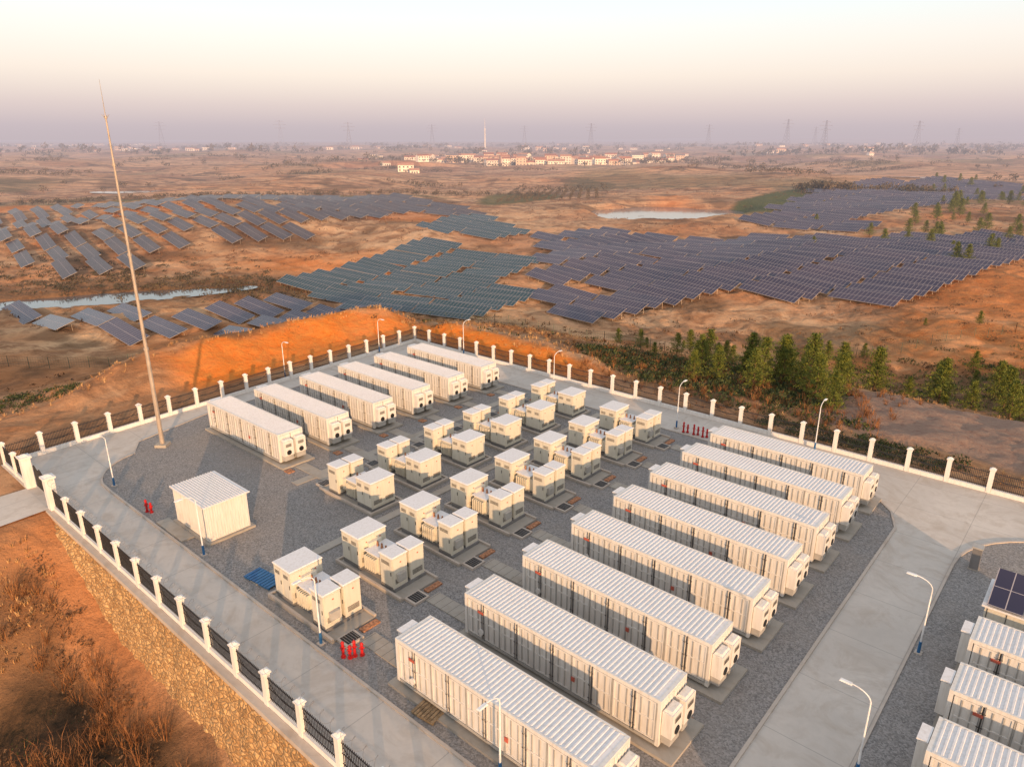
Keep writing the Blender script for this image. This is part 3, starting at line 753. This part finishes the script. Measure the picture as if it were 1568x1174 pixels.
def clumps(name,pts,n,sz,rr,m=None):
    m=m or M_dtree
    mb=MB(); ph=height(np.array([p[0] for p in pts]),np.array([p[1] for p in pts]))
    for (x,y,s),z in zip(pts,ph):
        mb.beam((x,y,z),(x,y,z+s*.6),.02*s,M_bark)
        for i in range(n):
            a=rr.random()*6.283; e=rr.uniform(-1,1); r=s*.5*rr.random()**.4
            leaf(mb,(x+r*math.cos(a),y+r*math.sin(a),z+s*.55+e*s*.42*math.sqrt(max(0,1-(r/(s*.5))**2))),sz*s,m,rr)
    mb.obj(name)
pts=[]
for i in range(300):
    t=rr.random(); pts.append((-300+330*t+rr.gauss(0,3),405+60*t+rr.gauss(0,4),rr.uniform(1.5,3.5)))
for i in range(12):
    for j in range(16): pts.append((-8+i*5+j*.8,405+j*7.5+rr.uniform(-.5,.5),2.2))
for i in range(650):
    x=rr.uniform(-900,1000); y=rr.uniform(450,1500); 
    if vn(x,y,90,40)>.1: pts.append((x,y,rr.uniform(2.5,7)))
for c in range(70):
    cx=rr.uniform(-700,900); cy=rr.uniform(480,1300); an=rr.uniform(-.3,.3); l=rr.uniform(20,90)
    for i in range(int(l/4)): pts.append((cx+(i*4)*math.cos(an),cy+i*4*math.sin(an)+rr.gauss(0,1.5),rr.uniform(2.5,6)))
for i in range(360): pts.append((rr.gauss(40,150),rr.choice([965,1030,1090,1180,1280,1380])+rr.gauss(0,12),rr.uniform(5,11)))
for i in range(80): pts.append((rr.uniform(165,260),428+rr.gauss(0,6),rr.uniform(4,7)))
clumps('distant_trees',pts,34,.14,rr)
pts=[]
for i in range(1000):
    y=rr.uniform(1500,4500); x=rr.uniform(-.85,.85)*y
    if vn(x,y,260,41)>-.05:
        for k in range(3): pts.append((x+rr.gauss(0,25),y+rr.gauss(0,6),rr.uniform(8,18)))
clumps('distant_treeline',pts,9,.3,rr)
# ---------------------------------------------------------------- village
M_hw=[simple('house_wall',c,.8,haze=True,sc=.3) for c in ((.86,.74,.60),(.66,.48,.36),(.74,.64,.54))]
M_hr=[simple('house_roof',c,.8,haze=True,sc=.5) for c in ((.46,.19,.11),(.36,.16,.11),(.24,.19,.18),(.50,.26,.17))]
M_hwin=simple('house_window',(.06,.06,.07),.3,haze=True)
def house(x,y,w,d,h,rot,wm,rm):
    mb=MB(); mb.box(-w/2,w/2,-d/2,d/2,-1,h,wm)
    rh=d*.22; o=.5
    mb.quad([(-w/2-o,-d/2-o,h-.1),(w/2+o,-d/2-o,h-.1),(w/2+o,0,h+rh),(-w/2-o,0,h+rh)],rm)
    mb.quad([(w/2+o,d/2+o,h-.1),(-w/2-o,d/2+o,h-.1),(-w/2-o,0,h+rh),(w/2+o,0,h+rh)],rm)
    for s in (-1,1): mb.quad([(s*w/2,-d/2,h),(s*w/2,d/2,h),(s*w/2,0,h+rh)],wm)
    fl=max(1,round(h/3.2)); n=max(2,int(w/3.2))
    for f in range(fl):
        for i in range(n):
            xx=-w/2+(i+.5)*w/n; z=.9+f*3.1
            mb.box(xx-.7,xx+.7,-d/2-.05,-d/2-.01,z,z+1.5,M_hwin)
        for yy in (-d/4,d/4): mb.box(w/2+.01,w/2+.05,yy-.6,yy+.6,.9+f*3.1,2.3+f*3.1,M_hwin)
    mb.box(-.7,.7,-d/2-.09,-d/2-.06,0,2.2,M_hwin)
    mb.obj('village_house',(x,y,hz(x,y)),rot)
hr=random.Random(21)
for row,(yy,x0,x1,n) in enumerate(((950,-30,120,10),(1010,-50,160,14),(1060,-150,200,22),(1130,-140,230,22),(1220,-110,290,22),(1340,-180,320,20))):
    for i in range(n):
        x=x0+(x1-x0)*(i+.5)/n+hr.uniform(-6,6)
        house(x,yy+hr.uniform(-22,22),hr.uniform(10,21),hr.uniform(9,12),hr.choice([3.8,6.8,7.2,9.8]),hr.gauss(.1,.25),hr.choice(M_hw),hr.choice(M_hr))
for x,y in ((-150,880),(-128,905),(-112,930),(-240,1350),(-260,1400),(330,1500),(-200,1000),(360,1550),(-700,2000),(720,1500),(-95,720),(-105,735)):
    house(x,y,hr.uniform(9,16),8,hr.choice([3.6,6.6]),hr.gauss(.1,.3),hr.choice(M_hw[:1]),hr.choice(M_hr))
mb=MB()
for i in range(420):
    y=hr.uniform(1800,4600); x=hr.uniform(-.8,.8)*y
    if vn(x,y,500,50)<.0: continue
    z=hz(x,y)-1; w=hr.uniform(12,30); d=12; h=hr.choice([6,7,8,10]); 
    mb.box(x-w/2,x+w/2,y-d/2,y+d/2,z,z+h,M_hw[i%3]); mb.box(x-w/2-.5,x+w/2+.5,y-d/2-.5,y+d/2+.5,z+h+.01,z+h+2,M_hr[i%4],1,5)
    for k in range(int(w/5)): mb.box(x-w/2+1+k*5,x-w/2+3.4+k*5,y-d/2-.1,y-d/2-.02,z+2.5,z+h-1.5,M_hwin)
mb.obj('distant_town')
def pylon(x,y,H):
    mb=MB(); z0=hz(x,y)
    wd=lambda t:(.11*H)*(1-t)**1.3+.012*H; t_=.0042*H
    ks=[0,.16,.3,.42,.53,.62,.7,.78,.86,.93,1]
    for i in range(len(ks)-1):
        w0,w1=wd(ks[i]),wd(ks[i+1]); za,zb=ks[i]*H,ks[i+1]*H
        c0=[(-w0,-w0),(w0,-w0),(w0,w0),(-w0,w0)]; c1=[(-w1,-w1),(w1,-w1),(w1,w1),(-w1,w1)]
        for k in range(4):
            j=(k+1)%4
            mb.beam((*c0[k],za),(*c1[k],zb),t_,M_vdist); mb.beam((*c0[k],za),(*c1[j],zb),t_*.6,M_vdist); mb.beam((*c0[j],za),(*c1[k],zb),t_*.6,M_vdist)
    for t,a in ((.70,.20),(.83,.25),(.95,.16)):
        for s in (-1,1):
            mb.beam((0,0,t*H+.02*H),(s*a*H,0,t*H),t_,M_vdist); mb.beam((0,0,t*H-.02*H),(s*a*H,0,t*H),t_,M_vdist); mb.beam((s*a*H,0,t*H),(s*a*H,0,t*H-.035*H),t_*.8,M_vdist)
    mb.obj('power_pylon',(x,y,z0),.3)
for x,y,H in ((1186,2200,81),(1542,2600,66),(957,2300,89),(950,2600,88),(784,3000,88),(294,2800,87),(-521,2400,83),(-861,2800,94),(-340,3200,92),(-1540,3300,105),(1330,3300,80),(60,3600,90)):
    pylon(x,y,H)
x,y=-90,2500
mb=MB(); mb.tube((0,0,-5),(0,0,60),3.6,2.2,M_hw[2],12); mb.tube((0,0,60),(0,0,66),3.2,2.6,M_hw[2],12); mb.tube((0,0,66),(0,0,97),1.3,.3,M_hw[2],8); mb.obj('slender_tower',(x,y,hz(x,y)))
M_wire=simple('green_wire',(.10,.13,.09),.6,haze=True)
def wire(pl_):
    mb=MB()
    for (x0,y0),(x1,y1) in zip(pl_[:-1],pl_[1:]):
        n=max(1,int(math.hypot(x1-x0,y1-y0)/3)); pr=None
        for i in range(n+1):
            x=x0+(x1-x0)*i/n; y=y0+(y1-y0)*i/n; z=hz(x,y)
            mb.beam((x,y,z-.2),(x,y,z+1.9),.045,M_wire)
            if pr:
                for k in (.2,.6,1.0,1.4,1.8): mb.beam((pr[0],pr[1],pr[2]+k),(x,y,z+k),.014,M_wire)
                for k in range(1,8):
                    t=k/8; xx=pr[0]+(x-pr[0])*t; yy=pr[1]+(y-pr[1])*t; z2=pr[2]+(z-pr[2])*t; mb.beam((xx,yy,z2+.2),(xx,yy,z2+1.8),.009,M_wire)
            pr=(x,y,z)
    mb.obj('wire_mesh_fence')
wire([(-110,112),(-85,110),(-60,112),(-38,118),(-29,128),(-3,120),(14,104),(25,112),(58,120),(95,130),(120,140)])
M_car=simple('car_paint_white',(.8,.8,.8),.25,haze=True,spec=.6)
def car(x,y,rot):
    mb=MB(); mb.box(-2.1,2.1,-.85,.85,.35,.95,M_car,.08,.05); mb.box(-1.5,1.1,-.75,.75,.953,1.35,M_glass,.35,.12); mb.box(-1.15,.75,-.62,.62,1.353,1.42,M_car,.05,.05)
    for a in (-1.3,1.3):
        for s in (-1,1): mb.tube((a,s*.86,.33),(a,s*.62,.33),.33,.33,M_fan,12)
    mb.obj('parked_car',(x,y,hz(x,y)+.05),rot)
car(83,252,.3); car(113,250,-.2)
# ---------------------------------------------------------------- light, sky, camera
EL,AZ=math.radians(10),math.radians(-76)
sd=Vector((math.cos(AZ)*math.cos(EL),math.sin(AZ)*math.cos(EL),math.sin(EL)))
sl=bpy.data.lights.new('sun','SUN'); sl.energy=5.0; sl.angle=math.radians(.8); sl.color=(1,.60,.31)
so=bpy.data.objects.new('sun',sl); S.collection.objects.link(so); so.rotation_euler=sd.to_track_quat('Z','Y').to_euler()
w=bpy.data.worlds.new('World'); S.world=w; w.use_nodes=True; N=w.node_tree.nodes; L=w.node_tree.links; N.clear()
sk=N.new('ShaderNodeTexSky'); sk.sky_type='NISHITA'; sk.sun_disc=False; sk.sun_elevation=EL; sk.sun_rotation=math.radians(166); sk.air_density=1.2; sk.dust_density=2.5
b1=N.new('ShaderNodeBackground'); b1.inputs[1].default_value=.05; L.new(sk.outputs[0],b1.inputs[0])
tc=N.new('ShaderNodeTexCoord'); sp=N.new('ShaderNodeSeparateXYZ'); L.new(tc.outputs['Generated'],sp.inputs[0])
cr=N.new('ShaderNodeValToRGB'); L.new(sp.outputs[2],cr.inputs[0])
E=cr.color_ramp.elements
E[0].position=0; E[0].color=(.55,.47,.515,1)
E[1].position=1; E[1].color=(.60,.62,.68,1)
for p,c in ((.014,(.555,.475,.53)),(.04,(.66,.55,.58)),(.075,(.84,.71,.67)),(.11,(.89,.80,.76)),(.155,(.83,.87,.88)),(.35,(.70,.70,.71))):
    e=E.new(p); e.color=(*c,1)
b2=N.new('ShaderNodeBackground'); b2.inputs[1].default_value=.97; L.new(cr.outputs[0],b2.inputs[0])
ad=N.new('ShaderNodeAddShader'); L.new(b1.outputs[0],ad.inputs[0]); L.new(b2.outputs[0],ad.inputs[1])
o=N.new('ShaderNodeOutputWorld'); L.new(ad.outputs[0],o.inputs[0])
cam=bpy.data.cameras.new('camera'); co=bpy.data.objects.new('camera',cam); S.collection.objects.link(co)
cam.sensor_width=36; cam.lens=36*1088/1568; cam.clip_end=40000; cam.clip_start=.5
co.location=(0,0,26); co.rotation_euler=(math.radians(71),0,0)
S.camera=co
S.view_settings.view_transform='Standard'; S.view_settings.look='None'; S.view_settings.exposure=0
